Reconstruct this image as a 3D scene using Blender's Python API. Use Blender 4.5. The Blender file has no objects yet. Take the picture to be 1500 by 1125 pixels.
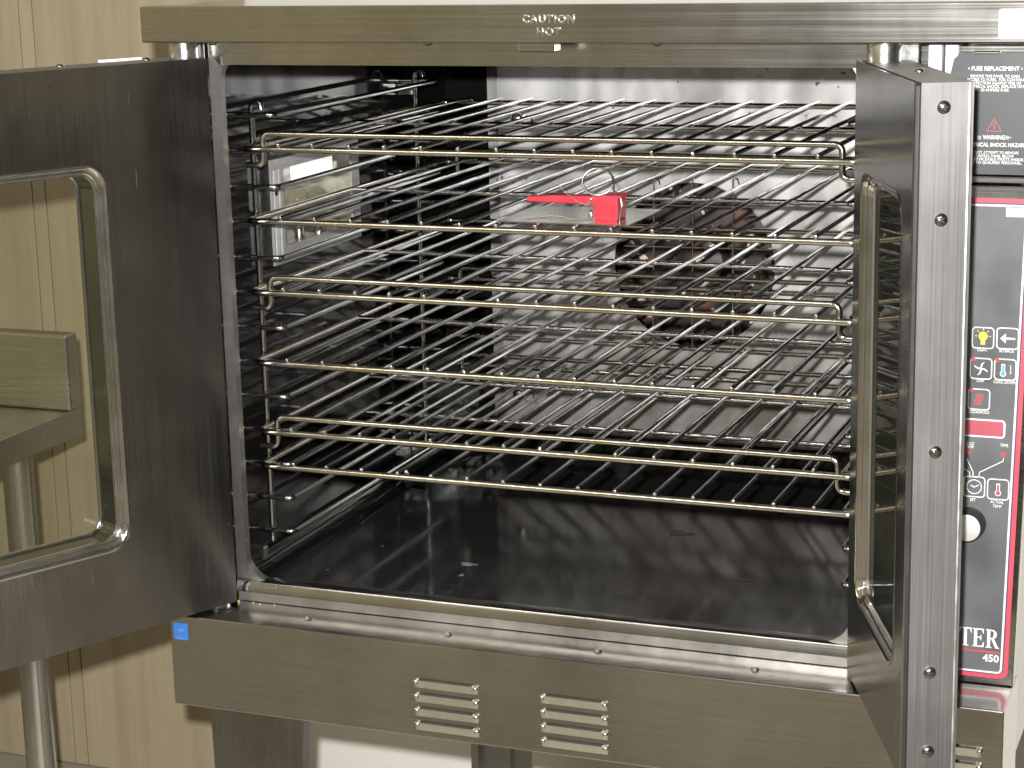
import bpy, bmesh, math, random
from mathutils import Vector, Matrix
random.seed(4)
R = math.radians
scene = bpy.context.scene
col = scene.collection

# ------------------------------------------------------------------ camera
CAM = Vector((1.12509, -1.98709, 0.75086))
RT = Vector((0.93157385, 0.3628209, -0.02304679))
UP = Vector((-0.06101965, 0.21853762, 0.97391884))
FW = Vector((-0.35839471, 0.90587102, -0.22572314))
FPX = 2971.06
cam = bpy.data.cameras.new('camera')
cam.sensor_width = 36.0
cam.lens = FPX * 36.0 / 1500.0
cam.clip_start = 0.05
cam.clip_end = 100.0
cam_ob = bpy.data.objects.new('camera', cam)
cam_ob.matrix_world = Matrix(((RT.x, UP.x, -FW.x, CAM.x), (RT.y, UP.y, -FW.y, CAM.y),
                              (RT.z, UP.z, -FW.z, CAM.z), (0, 0, 0, 1)))
col.objects.link(cam_ob)
scene.camera = cam_ob

# ------------------------------------------------------------------ light
world = bpy.data.worlds.new('World')
scene.world = world
world.use_nodes = True
wn, wl = world.node_tree.nodes, world.node_tree.links
bg = wn['Background']
tc = wn.new('ShaderNodeTexCoord')
sep = wn.new('ShaderNodeSeparateXYZ')
mr = wn.new('ShaderNodeMapRange')
mr.inputs[1].default_value = -1.0
mr.inputs[2].default_value = 1.0
cr = wn.new('ShaderNodeValToRGB')                       # wood panelled side of the room -> grey, dimmer side
cr.color_ramp.interpolation = 'EASE'
for p_, c_ in ((0.25, (0.45, 0.375, 0.20)), (0.44, (0.25, 0.24, 0.222)), (0.75, (0.075, 0.073, 0.070))):
    e = cr.color_ramp.elements[0] if p_ == 0.25 else (cr.color_ramp.elements[-1] if p_ == 0.75 else cr.color_ramp.elements.new(p_))
    e.position = p_; e.color = (*c_, 1)
wl.new(tc.outputs['Generated'], sep.inputs[0])
wl.new(sep.outputs[0], mr.inputs[0])
wl.new(mr.outputs[0], cr.inputs[0])
wl.new(cr.outputs[0], bg.inputs[0])
bg.inputs[1].default_value = 0.80

def lamp(name, kind, loc, energy, color, **kw):
    l = bpy.data.lights.new(name, kind)
    l.energy = energy
    l.color = color
    for k, v in kw.items():
        setattr(l, k, v)
    o = bpy.data.objects.new(name, l)
    o.location = loc
    col.objects.link(o)
    return o

flash = lamp('camera_flash', 'SPOT', CAM + UP * 0.058 - RT * 0.033, 390.0, (1.0, 0.985, 0.965), shadow_soft_size=0.014, spot_size=R(84), spot_blend=0.4)
flash.matrix_world = Matrix(((RT.x, UP.x, -FW.x, flash.location.x), (RT.y, UP.y, -FW.y, flash.location.y), (RT.z, UP.z, -FW.z, flash.location.z), (0, 0, 0, 1)))
for lx, ly, e in ((-0.6, -2.4, 30.0), (1.6, -2.4, 30.0)):
    o = lamp('ceiling_lamp', 'AREA', (lx, ly, 1.95), e, (1.0, 0.95, 0.86), shape='RECTANGLE', size=1.8, size_y=0.28)

scene.view_settings.view_transform = 'Standard'
scene.view_settings.look = 'None'
scene.view_settings.exposure = 0.0
scene.view_settings.gamma = 1.0
scene.render.engine = 'CYCLES'
scene.cycles.use_denoising = True
scene.cycles.max_bounces = 12
scene.cycles.glossy_bounces = 6
scene.cycles.diffuse_bounces = 3
scene.cycles.transparent_max_bounces = 12
scene.cycles.caustics_reflective = False
scene.cycles.caustics_refractive = False
scene.cycles.sample_clamp_indirect = 4.0

# ------------------------------------------------------------------ pixel helper (1500 x 1125 photo)
def ray(px, py):
    return FW + RT * ((px - 750.0) / FPX) - UP * ((py - 562.5) / FPX)
def at(px, py, axis, val):
    d = ray(px, py)
    return CAM + d * ((val - CAM[axis]) / d[axis])

# ------------------------------------------------------------------ materials
def newmat(name):
    m = bpy.data.materials.new(name)
    m.use_nodes = True
    nt = m.node_tree
    return m, nt.nodes, nt.links, nt.nodes['Principled BSDF']

def noise(n, l, scale, vec=(1, 1, 1), detail=3.0, rough=0.5):
    t = n.new('ShaderNodeTexCoord')
    mp = n.new('ShaderNodeMapping')
    mp.inputs['Scale'].default_value = vec
    nz = n.new('ShaderNodeTexNoise')
    nz.inputs['Scale'].default_value = scale
    nz.inputs['Detail'].default_value = detail
    nz.inputs['Roughness'].default_value = rough
    l.new(t.outputs['Object'], mp.inputs[0])
    l.new(mp.outputs[0], nz.inputs[0])
    return nz

def ramp(n, l, src, stops):
    r = n.new('ShaderNodeValToRGB')
    el = r.color_ramp.elements
    while len(el) < len(stops):
        el.new(0.5)
    for e, (p, c) in zip(el, stops):
        e.position = p
        e.color = (c[0], c[1], c[2], 1) if isinstance(c, tuple) else (c, c, c, 1)
    l.new(src, r.inputs[0])
    return r

def steel(name, base=(0.50, 0.485, 0.46), rough=0.28, brush=(1, 300, 300), smudge=0.10, bump=0.004, scale=1.0):
    """brushed stainless: fine streaks in roughness, large soft smudges, light scratches"""
    m, n, l, b = newmat(name)
    b.inputs['Metallic'].default_value = 1.0
    st = noise(n, l, 3.0 * scale, brush, 4.0, 0.6)
    sm = noise(n, l, 4.0, (1.4, 1, 0.8), 5.0, 0.62)
    r1 = ramp(n, l, st.outputs[0], [(0.3, max(0.03, rough - 0.035)), (0.7, rough + 0.035)])
    r2 = ramp(n, l, sm.outputs[0], [(0.35, 0.0), (0.7, smudge)])
    t_ = n.new('ShaderNodeTexCoord'); mp_ = n.new('ShaderNodeMapping')
    mp_.inputs['Rotation'].default_value = (R(17), R(24), R(11)); mp_.inputs['Scale'].default_value = (9, 9, 0.5)
    sc_ = n.new('ShaderNodeTexNoise'); sc_.inputs['Scale'].default_value = 26.0; sc_.inputs['Detail'].default_value = 2.0
    l.new(t_.outputs['Object'], mp_.inputs[0]); l.new(mp_.outputs[0], sc_.inputs[0])
    r3 = ramp(n, l, sc_.outputs[0], [(0.75, 0.0), (0.80, 0.22)])
    add0 = n.new('ShaderNodeMath'); add0.operation = 'ADD'
    add = n.new('ShaderNodeMath'); add.operation = 'ADD'
    l.new(r1.outputs[0], add0.inputs[0]); l.new(r2.outputs[0], add0.inputs[1])
    l.new(add0.outputs[0], add.inputs[0]); l.new(r3.outputs[0], add.inputs[1])
    l.new(add.outputs[0], b.inputs['Roughness'])
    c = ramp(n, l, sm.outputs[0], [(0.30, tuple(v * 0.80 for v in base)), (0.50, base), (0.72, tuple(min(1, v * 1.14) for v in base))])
    c2 = ramp(n, l, st.outputs[0], [(0.25, 0.90), (0.75, 1.07)])
    fine = noise(n, l, 900.0, tuple(1.0 if v > 1 else 0.02 for v in brush), 2.0)
    c3 = ramp(n, l, fine.outputs[0], [(0.3, 0.93), (0.7, 1.05)])
    ma = n.new('ShaderNodeMix'); ma.data_type = 'RGBA'; ma.blend_type = 'MULTIPLY'; ma.inputs[0].default_value = 1.0
    mb = n.new('ShaderNodeMix'); mb.data_type = 'RGBA'; mb.blend_type = 'MULTIPLY'; mb.inputs[0].default_value = 1.0
    l.new(c.outputs[0], ma.inputs[6]); l.new(c2.outputs[0], ma.inputs[7])
    l.new(ma.outputs[2], mb.inputs[6]); l.new(c3.outputs[0], mb.inputs[7])
    l.new(mb.outputs[2], b.inputs['Base Color'])
    bp = n.new('ShaderNodeBump'); bp.inputs['Strength'].default_value = bump; bp.inputs['Distance'].default_value = 0.001
    l.new(st.outputs[0], bp.inputs['Height'])
    l.new(bp.outputs[0], b.inputs['Normal'])
    return m

def plain(name, color, rough=0.5, metal=0.0, var=0.06, scale=30.0, coat=0.0, emit=None):
    m, n, l, b = newmat(name)
    nz = noise(n, l, scale)
    c = ramp(n, l, nz.outputs[0], [(0.3, tuple(max(0, v * (1 - var)) for v in color)), (0.7, tuple(min(1, v * (1 + var)) for v in color))])
    l.new(c.outputs[0], b.inputs['Base Color'])
    r = ramp(n, l, nz.outputs[0], [(0.3, max(0.02, rough * 0.85)), (0.7, min(1, rough * 1.15))])
    l.new(r.outputs[0], b.inputs['Roughness'])
    b.inputs['Metallic'].default_value = metal
    b.inputs['Coat Weight'].default_value = coat
    return m

M = {}
M['steel_h'] = steel('brushed_steel_horizontal', rough=0.15, smudge=0.06, brush=(1, 220, 220))
M['steel_v'] = steel('brushed_steel_vertical', rough=0.20, brush=(220, 220, 1))
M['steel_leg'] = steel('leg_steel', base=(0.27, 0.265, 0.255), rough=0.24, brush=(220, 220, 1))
M['steel_door'] = steel('door_liner_steel', base=(0.46, 0.452, 0.44), rough=0.15, brush=(160, 160, 1), smudge=0.13, bump=0.002)
M['steel_edge'] = steel('door_shell_steel', base=(0.23, 0.227, 0.223), rough=0.42, brush=(160, 160, 1), smudge=0.08)
M['steel_frame'] = steel('frame_steel', base=(0.52, 0.50, 0.48), rough=0.33, brush=(40, 40, 40), smudge=0.1)
M['louver'] = steel('pressed_louver_steel', base=(0.62, 0.60, 0.55), rough=0.26, brush=(1, 220, 220), smudge=0.04)
M['table'] = steel('table_steel', base=(0.64, 0.635, 0.615), rough=0.20, brush=(1, 160, 160))
M['chrome'] = plain('chrome_wire', (0.86, 0.86, 0.87), 0.085, 1.0, 0.05, 60)
def tint_wire():
    m, n, l, b = newmat('heat_tinted_wire')
    nz = noise(n, l, 11.0, detail=5)
    c = ramp(n, l, nz.outputs[0], [(0.34, (0.64, 0.57, 0.43)), (0.5, (0.80, 0.765, 0.68)), (0.66, (0.86, 0.85, 0.82))])
    l.new(c.outputs[0], b.inputs['Base Color'])
    r = ramp(n, l, nz.outputs[0], [(0.35, 0.20), (0.6, 0.07)])
    l.new(r.outputs[0], b.inputs['Roughness'])
    b.inputs['Metallic'].default_value = 1.0
    return m
M['wire_warm'] = tint_wire()
M['tunnel'] = plain('window_liner', (0.22, 0.25, 0.235), 0.15, 1.0, 0.08, 30)
M['trim'] = plain('polished_trim', (0.82, 0.815, 0.80), 0.12, 1.0, 0.04, 40)
M['roll'] = plain('rolled_edge', (0.86, 0.86, 0.85), 0.36, 1.0, 0.05, 60)
M['zinc'] = plain('zinc_hinge', (0.72, 0.73, 0.70), 0.22, 1.0, 0.08, 90)
M['screw'] = plain('screw_head', (0.36, 0.35, 0.34), 0.2, 1.0, 0.1, 200)
M['dark_gap'] = plain('dark_recess', (0.05, 0.048, 0.045), 0.45, 0.6)
M['glare_white'] = plain('painted_glare', (0.82, 0.82, 0.83), 0.35)  # white that paints flash glare on the edges beside the fuse cover
M['white_print'] = plain('white_print', (0.60, 0.60, 0.59), 0.55)
M['red_print'] = plain('red_print', (0.42, 0.050, 0.075), 0.5)
M['navy_print'] = plain('navy_print', (0.03, 0.03, 0.11), 0.5)
M['yellow_print'] = plain('yellow_print', (0.78, 0.68, 0.05), 0.5)
M['blue_print'] = plain('blue_print', (0.06, 0.27, 0.55), 0.5)
M['display'] = plain('display_window', (0.36, 0.085, 0.11), 0.25, coat=0.5)
M['led'] = plain('red_indicator', (0.55, 0.06, 0.07), 0.3)
M['pale_label'] = plain('pale_blue_label', (0.52, 0.60, 0.68), 0.5)
M['label_white'] = plain('white_label', (0.86, 0.86, 0.87), 0.6, var=0.02)
M['sticker_blue'] = plain('blue_sticker', (0.03, 0.15, 0.46), 0.5, var=0.10)
M['sticker_print'] = plain('sticker_print', (0.16, 0.20, 0.36), 0.5)
M['dial'] = plain('dial_face', (0.50, 0.50, 0.485), 0.4, 0.3)
M['black_plastic'] = plain('black_plastic', (0.02, 0.02, 0.022), 0.4)
M['red_plastic'] = plain('red_plastic', (0.50, 0.035, 0.055), 0.34, var=0.12, scale=60)
M['brass_chain'] = plain('bead_chain', (0.60, 0.52, 0.38), 0.3, 1.0)
M['ring'] = plain('ring_steel', (0.34, 0.33, 0.31), 0.25, 1.0)
M['wall_white'] = plain('white_wall_paint', (0.84, 0.82, 0.76), 0.7, var=0.02, scale=4)
M['lamp_glare'] = plain('lamp_window_glare', (0.85, 0.85, 0.84), 0.4)
_b = M['lamp_glare'].node_tree.nodes['Principled BSDF']
_b.inputs['Emission Color'].default_value = (1.0, 0.96, 0.9, 1); _b.inputs['Emission Strength'].default_value = 1.1  # emission added to give the lamp window its white glare
M['bright_steel'] = plain('bright_plated_steel', (0.70, 0.70, 0.69), 0.35, 0.45, 0.06, 60)
M['lamp_plate'] = plain('lamp_frame_plate', (0.50, 0.50, 0.49), 0.35, 0.6, 0.10, 30)
M['crumb'] = plain('crumb', (0.55, 0.38, 0.12), 0.7)

def enamel(name, lo, hi, base, spec):
    m, n, l, b = newmat(name)
    nz = noise(n, l, 9.0, detail=6)
    sp = noise(n, l, 260.0, detail=2)
    c = ramp(n, l, sp.outputs[0], [(0.72, (base, base * 0.98, base * 0.95)), (0.80, (0.05, 0.05, 0.052))])
    l.new(c.outputs[0], b.inputs['Base Color'])
    r = ramp(n, l, nz.outputs[0], [(0.35, lo), (0.75, hi)])
    l.new(r.outputs[0], b.inputs['Roughness'])
    b.inputs['Specular IOR Level'].default_value = spec
    bp = n.new('ShaderNodeBump'); bp.inputs['Strength'].default_value = 0.012; bp.inputs['Distance'].default_value = 0.004
    l.new(nz.outputs[0], bp.inputs['Height']); l.new(bp.outputs[0], b.inputs['Normal'])
    return m
M['enamel'] = enamel('black_enamel', 0.04, 0.09, 0.006, 0.36)
M['enamel_floor'] = enamel('worn_floor_enamel', 0.08, 0.15, 0.018, 0.50)

def baffle_mat():
    m, n, l, b = newmat('aluminised_baffle')
    b.inputs['Metallic'].default_value = 0.45
    big = noise(n, l, 9.0, (1, 1, 1), 4.0, 0.6)
    t = n.new('ShaderNodeTexCoord'); mp = n.new('ShaderNodeMapping')
    mp.inputs['Rotation'].default_value = (0, R(38), 0); mp.inputs['Scale'].default_value = (13, 1, 5)
    sw = n.new('ShaderNodeTexNoise'); sw.inputs['Scale'].default_value = 1.6; sw.inputs['Detail'].default_value = 1.5; sw.inputs['Distortion'].default_value = 0.25
    l.new(t.outputs['Object'], mp.inputs[0]); l.new(mp.outputs[0], sw.inputs[0])
    spots = noise(n, l, 75.0, detail=2)
    c1 = ramp(n, l, big.outputs[0], [(0.3, (0.66, 0.655, 0.64)), (0.7, (0.84, 0.835, 0.825))])
    c2 = ramp(n, l, spots.outputs[0], [(0.25, (0.25, 0.22, 0.18)), (0.29, (1, 1, 1))])
    c3 = ramp(n, l, sw.outputs[0], [(0.32, (0.70, 0.70, 0.70)), (0.68, (1.10, 1.10, 1.10))])
    mul = n.new('ShaderNodeMix'); mul.data_type = 'RGBA'; mul.blend_type = 'MULTIPLY'; mul.inputs[0].default_value = 1.0
    mul2 = n.new('ShaderNodeMix'); mul2.data_type = 'RGBA'; mul2.blend_type = 'MULTIPLY'; mul2.inputs[0].default_value = 1.0
    l.new(c1.outputs[0], mul.inputs[6]); l.new(c2.outputs[0], mul.inputs[7])
    l.new(mul.outputs[2], mul2.inputs[6]); l.new(c3.outputs[0], mul2.inputs[7])
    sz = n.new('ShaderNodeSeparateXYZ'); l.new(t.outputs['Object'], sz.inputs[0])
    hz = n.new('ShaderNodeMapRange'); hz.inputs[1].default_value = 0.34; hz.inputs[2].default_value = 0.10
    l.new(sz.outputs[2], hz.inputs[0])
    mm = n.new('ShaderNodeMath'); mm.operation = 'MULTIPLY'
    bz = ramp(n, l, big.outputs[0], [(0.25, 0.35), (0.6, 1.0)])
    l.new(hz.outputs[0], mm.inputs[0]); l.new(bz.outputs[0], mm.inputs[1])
    mul3 = n.new('ShaderNodeMix'); mul3.data_type = 'RGBA'                    # blends to grey-brown towards the bottom
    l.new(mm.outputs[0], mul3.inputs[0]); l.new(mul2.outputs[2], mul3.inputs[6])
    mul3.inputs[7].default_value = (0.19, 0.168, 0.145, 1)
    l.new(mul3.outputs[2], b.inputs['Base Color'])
    r = ramp(n, l, sw.outputs[0], [(0.35, 0.20), (0.65, 0.40)])
    l.new(r.outputs[0], b.inputs['Roughness'])
    bp = n.new('ShaderNodeBump'); bp.inputs['Strength'].default_value = 0.06; bp.inputs['Distance'].default_value = 0.004
    l.new(sw.outputs[0], bp.inputs['Height']); l.new(bp.outputs[0], b.inputs['Normal'])
    return m
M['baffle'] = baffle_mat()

def rust_mat():
    m, n, l, b = newmat('burnt_fan_paint')
    nz = noise(n, l, 26.0, detail=5)
    fl = noise(n, l, 34.0, (1, 1, 1.3), 3.0)
    c = ramp(n, l, nz.outputs[0], [(0.38, (0.010, 0.008, 0.007)), (0.55, (0.040, 0.026, 0.022)), (0.74, (0.20, 0.06, 0.035))])
    f = ramp(n, l, fl.outputs[0], [(0.62, 0.0), (0.63, 1.0)])
    mix = n.new('ShaderNodeMix'); mix.data_type = 'RGBA'
    l.new(f.outputs[0], mix.inputs[0]); l.new(c.outputs[0], mix.inputs[6])
    mix.inputs[7].default_value = (0.62, 0.56, 0.46, 1)
    l.new(mix.outputs[2], b.inputs['Base Color'])
    b.inputs['Roughness'].default_value = 0.5
    return m
M['fan'] = rust_mat()

def wood_mat():
    m, n, l, b = newmat('pale_laminated_wood')
    t = n.new('ShaderNodeTexCoord'); oi = n.new('ShaderNodeObjectInfo')
    ad = n.new('ShaderNodeVectorMath'); ad.operation = 'ADD'
    l.new(t.outputs['Object'], ad.inputs[0]); l.new(oi.outputs['Random'], ad.inputs[1])
    def nz(scale, vec, det):
        mp = n.new('ShaderNodeMapping'); mp.inputs['Scale'].default_value = vec
        x = n.new('ShaderNodeTexNoise'); x.inputs['Scale'].default_value = scale; x.inputs['Detail'].default_value = det
        l.new(ad.outputs[0], mp.inputs[0]); l.new(mp.outputs[0], x.inputs[0]); return x
    strip = nz(9.0, (3.2, 1, 0.06), 2.0)
    grain = nz(40.0, (6, 1, 0.35), 4.0)
    cloud = nz(5.0, (1, 1, 1), 3.0)
    c = ramp(n, l, strip.outputs[0], [(0.30, (0.385, 0.318, 0.212)), (0.5, (0.43, 0.36, 0.246)), (0.7, (0.47, 0.40, 0.28))])
    g = ramp(n, l, grain.outputs[0], [(0.3, (0.955, 0.95, 0.94)), (0.7, (1.03, 1.03, 1.02))])
    k = ramp(n, l, cloud.outputs[0], [(0.35, (0.92, 0.93, 0.90)), (0.7, (1.0, 1.0, 1.0))])
    m1 = n.new('ShaderNodeMix'); m1.data_type = 'RGBA'; m1.blend_type = 'MULTIPLY'; m1.inputs[0].default_value = 1
    m2 = n.new('ShaderNodeMix'); m2.data_type = 'RGBA'; m2.blend_type = 'MULTIPLY'; m2.inputs[0].default_value = 1
    l.new(c.outputs[0], m1.inputs[6]); l.new(g.outputs[0], m1.inputs[7])
    l.new(m1.outputs[2], m2.inputs[6]); l.new(k.outputs[0], m2.inputs[7])
    l.new(m2.outputs[2], b.inputs['Base Color'])
    b.inputs['Roughness'].default_value = 0.5
    return m
M['wood'] = wood_mat()

def floor_mat():
    m, n, l, b = newmat('tan_floor')
    nz = noise(n, l, 6.0, detail=6)
    c = ramp(n, l, nz.outputs[0], [(0.3, (0.36, 0.325, 0.255)), (0.7, (0.44, 0.40, 0.32))])
    l.new(c.outputs[0], b.inputs['Base Color']); b.inputs['Roughness'].default_value = 0.6
    return m
M['floor'] = floor_mat()

def glass_mat(name, tint, ior=1.45):
    m = bpy.data.materials.new(name); m.use_nodes = True
    n, l = m.node_tree.nodes, m.node_tree.links
    n.remove(n['Principled BSDF'])
    out = n['Material Output']
    tr = n.new('ShaderNodeBsdfTransparent'); tr.inputs[0].default_value = (*tint, 1)
    gl = n.new('ShaderNodeBsdfGlossy'); gl.inputs['Roughness'].default_value = 0.015
    fr = n.new('ShaderNodeFresnel'); fr.inputs[0].default_value = ior
    mix = n.new('ShaderNodeMixShader')
    ge = n.new('ShaderNodeNewGeometry')
    inv = n.new('ShaderNodeMath'); inv.operation = 'SUBTRACT'; inv.inputs[0].default_value = 1.0
    mu = n.new('ShaderNodeMath'); mu.operation = 'MULTIPLY'
    l.new(ge.outputs['Backfacing'], inv.inputs[1]); l.new(inv.outputs[0], mu.inputs[0]); l.new(fr.outputs[0], mu.inputs[1])
    l.new(mu.outputs[0], mix.inputs[0]); l.new(tr.outputs[0], mix.inputs[1]); l.new(gl.outputs[0], mix.inputs[2])
    l.new(mix.outputs[0], out.inputs[0])
    return m
M['glass'] = glass_mat('door_glass', (0.978, 0.982, 0.966), 1.75)
M['bulb'] = glass_mat('bulb_glass', (0.95, 0.94, 0.9), 1.5)

# ------------------------------------------------------------------ mesh helpers
def finish(bm, name, smooth=None):
    bmesh.ops.recalc_face_normals(bm, faces=bm.faces)
    me = bpy.data.meshes.new(name)
    bm.to_mesh(me); bm.free()
    if smooth is not None:
        for p in me.polygons:
            p.use_smooth = True
        try:
            me.set_sharp_from_angle(angle=R(smooth))
        except Exception:
            pass
    return me

def link(name, me, mats, parent=None, inv=None):
    o = bpy.data.objects.new(name, me)
    col.objects.link(o)
    if not isinstance(mats, (list, tuple)):
        mats = [mats]
    if me is not None and not me.materials:
        for m in mats:
            me.materials.append(M[m])
    if parent is not None:
        o.parent = parent
        if parent.type == 'EMPTY':
            o.matrix_parent_inverse = Matrix.Translation(-parent.location) if inv is None else inv
    return o

def thing(name, loc, label, cat, group=None):
    o = bpy.data.objects.new(name, None)
    o.location = loc
    o.empty_display_size = 0.05
    col.objects.link(o)
    tag(o, label, cat, group)
    return o

def tag(o, label, cat, group=None):
    o['label'] = label; o['category'] = cat
    if group:
        o['group'] = group

def box_me(x0, x1, y0, y1, z0, z1, bev=0.0, seg=2, smooth=40):
    bm = bmesh.new()
    bmesh.ops.create_cube(bm, size=1.0)
    for v in bm.verts:
        v.co = Vector(((x0 + x1) / 2 + v.co.x * (x1 - x0), (y0 + y1) / 2 + v.co.y * (y1 - y0), (z0 + z1) / 2 + v.co.z * (z1 - z0)))
    if bev:
        bmesh.ops.bevel(bm, geom=bm.edges[:], offset=bev, segments=seg, profile=0.5, affect='EDGES')
    return finish(bm, 'box', None)

def round_path(pts, r, n=5):
    pts = [Vector(p) for p in pts]
    out = [pts[0]]
    for i in range(1, len(pts) - 1):
        p, a, b = pts[i], pts[i - 1], pts[i + 1]
        da, db = (a - p), (b - p)
        rr = min(r, da.length * 0.49, db.length * 0.49)
        A, Bp = p + da.normalized() * rr, p + db.normalized() * rr
        for k in range(n + 1):
            t = k / n
            out.append(A * (1 - t) ** 2 + p * 2 * t * (1 - t) + Bp * t * t)
    out.append(pts[-1])
    return out

def tube_bm(bm, pts, r, seg=10, closed=False, caps=True):
    pts = [Vector(p) for p in pts]
    N = len(pts)
    tans = []
    for i in range(N):
        a = pts[i - 1] if (i > 0 or closed) else pts[i]
        b = pts[(i + 1) % N] if (i < N - 1 or closed) else pts[i]
        tans.append((b - a).normalized())
    t0 = tans[0]
    ref = Vector((0, 0, 1)) if abs(t0.z) < 0.9 else Vector((1, 0, 0))
    nrm = (ref - t0 * ref.dot(t0)).normalized()
    rings = []
    for i in range(N):
        t = tans[i]
        nrm = (nrm - t * nrm.dot(t)).normalized()
        bn = t.cross(nrm)
        rings.append([bm.verts.new(pts[i] + (nrm * math.cos(2 * math.pi * k / seg) + bn * math.sin(2 * math.pi * k / seg)) * r) for k in range(seg)])
    M_ = N if closed else N - 1
    for i in range(M_):
        A, Bv = rings[i], rings[(i + 1) % N]
        for k in range(seg):
            bm.faces.new((A[k], A[(k + 1) % seg], Bv[(k + 1) % seg], Bv[k]))
    if caps and not closed:
        bm.faces.new(rings[0][::-1]); bm.faces.new(rings[-1])

def tube_me(pts, r, seg=10, closed=False):
    bm = bmesh.new()
    tube_bm(bm, pts, r, seg, closed)
    return finish(bm, 'tube', 50)

def lathe_me(profile, origin, axis, seg=20, smooth=40, caps=True):
    """profile: (radius, along axis)"""
    axis = Vector(axis).normalized(); origin = Vector(origin)
    ref = Vector((0, 0, 1)) if abs(axis.z) < 0.9 else Vector((1, 0, 0))
    u = (ref - axis * ref.dot(axis)).normalized(); w = axis.cross(u)
    bm = bmesh.new()
    rings = []
    for r, h in profile:
        if r < 1e-6:
            rings.append([bm.verts.new(origin + axis * h)])
        else:
            rings.append([bm.verts.new(origin + axis * h + (u * math.cos(2 * math.pi * k / seg) + w * math.sin(2 * math.pi * k / seg)) * r) for k in range(seg)])
    for a, b in zip(rings, rings[1:]):
        for k in range(seg):
            k2 = (k + 1) % seg
            if len(a) == 1 and len(b) == 1:
                continue
            if len(a) == 1:
                bm.faces.new((a[0], b[k2], b[k]))
            elif len(b) == 1:
                bm.faces.new((a[k], a[k2], b[0]))
            else:
                bm.faces.new((a[k], a[k2], b[k2], b[k]))
    for rg in (rings[0], rings[-1]):
        if caps and len(rg) > 2:
            bm.faces.new(rg)
    return finish(bm, 'lathe', smooth)

def rrect(x0, x1, z0, z1, r, n=6):
    pts = []
    for cx, cz, a0 in ((x1 - r, z1 - r, 0), (x0 + r, z1 - r, 90), (x0 + r, z0 + r, 180), (x1 - r, z0 + r, 270)):
        for k in range(n + 1):
            a = R(a0 + 90.0 * k / n)
            pts.append((cx + r * math.cos(a), cz + r * math.sin(a)))
    return pts

def holed_plate_me(rect, hole, y0, y1, bev=0.0):
    """rectangle rect=(x0,x1,z0,z1) with hole outline (list of x,z), between y0 and y1"""
    x0, x1, z0, z1 = rect
    cx = sum(p[0] for p in hole) / len(hole); cz = sum(p[1] for p in hole) / len(hole)
    def outer(dx, dz):
        t = 1e9
        if dx > 1e-9: t = min(t, (x1 - cx) / dx)
        if dx < -1e-9: t = min(t, (x0 - cx) / dx)
        if dz > 1e-9: t = min(t, (z1 - cz) / dz)
        if dz < -1e-9: t = min(t, (z0 - cz) / dz)
        return (cx + dx * t, cz + dz * t)
    items = []
    H = len(hole)
    def ang(p): return math.atan2(p[1] - cz, p[0] - cx)
    for p in hole:
        items.append((ang(p), p))
    for c in ((x0, z0), (x1, z0), (x1, z1), (x0, z1)):
        a = ang(c)
        d = (math.cos(a), math.sin(a))
        best = None
        for i in range(H):
            p, q = hole[i], hole[(i + 1) % H]
            ex, ez = q[0] - p[0], q[1] - p[1]
            den = d[0] * ez - d[1] * ex
            if abs(den) < 1e-12: continue
            t = ((p[0] - cx) * ez - (p[1] - cz) * ex) / den
            s = ((p[0] - cx) * d[1] - (p[1] - cz) * d[0]) / den
            if t > 0 and -1e-6 <= s <= 1 + 1e-6:
                best = (cx + d[0] * t, cz + d[1] * t)
        items.append((a, best))
    items.sort()
    bm = bmesh.new()
    V = []
    for a, p in items:
        o = outer(math.cos(a), math.sin(a))
        V.append([bm.verts.new((p[0], y0, p[1])), bm.verts.new((o[0], y0, o[1])), bm.verts.new((o[0], y1, o[1])), bm.verts.new((p[0], y1, p[1]))])
    n = len(V)
    for i in range(n):
        A, Bv = V[i], V[(i + 1) % n]
        for k in range(4):
            k2 = (k + 1) % 4
            try:
                bm.faces.new((A[k], A[k2], Bv[k2], Bv[k]))
            except ValueError:
                pass
    bmesh.ops.remove_doubles(bm, verts=bm.verts, dist=1e-6)
    return finish(bm, 'plate', 30)

def prism_me(outline, y0, y1, bev=0.0):
    """outline in x,z, extruded between y0 and y1"""
    bm = bmesh.new()
    a = [bm.verts.new((x, y0, z)) for x, z in outline]
    b = [bm.verts.new((x, y1, z)) for x, z in outline]
    bm.faces.new(a); bm.faces.new(b[::-1])
    n = len(a)
    for i in range(n):
        bm.faces.new((a[i], b[i], b[(i + 1) % n], a[(i + 1) % n]))
    if bev:
        bmesh.ops.bevel(bm, geom=bm.edges[:], offset=bev, segments=2, profile=0.5, affect='EDGES')
    return finish(bm, 'prism', 15 if bev else 35)

def text_me(body, size, thick=0.0, bold=0.0, align='LEFT', bevel=0.0, space=1.0):
    cu = bpy.data.curves.new('t', 'FONT')
    cu.body = body; cu.size = size; cu.extrude = thick; cu.offset = bold; cu.align_x = align
    cu.bevel_depth = bevel; cu.space_character = space
    cu.resolution_u = 3
    o = bpy.data.objects.new('t', cu)
    col.objects.link(o)
    bpy.context.view_layer.update()
    me = bpy.data.meshes.new_from_object(o.evaluated_get(bpy.context.evaluated_depsgraph_get()))
    bpy.data.objects.remove(o); bpy.data.curves.remove(cu)
    me.materials.clear()
    me.transform(Matrix.Rotation(R(90), 4, 'X'))      # text plane -> XZ, facing -Y
    return me

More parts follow.
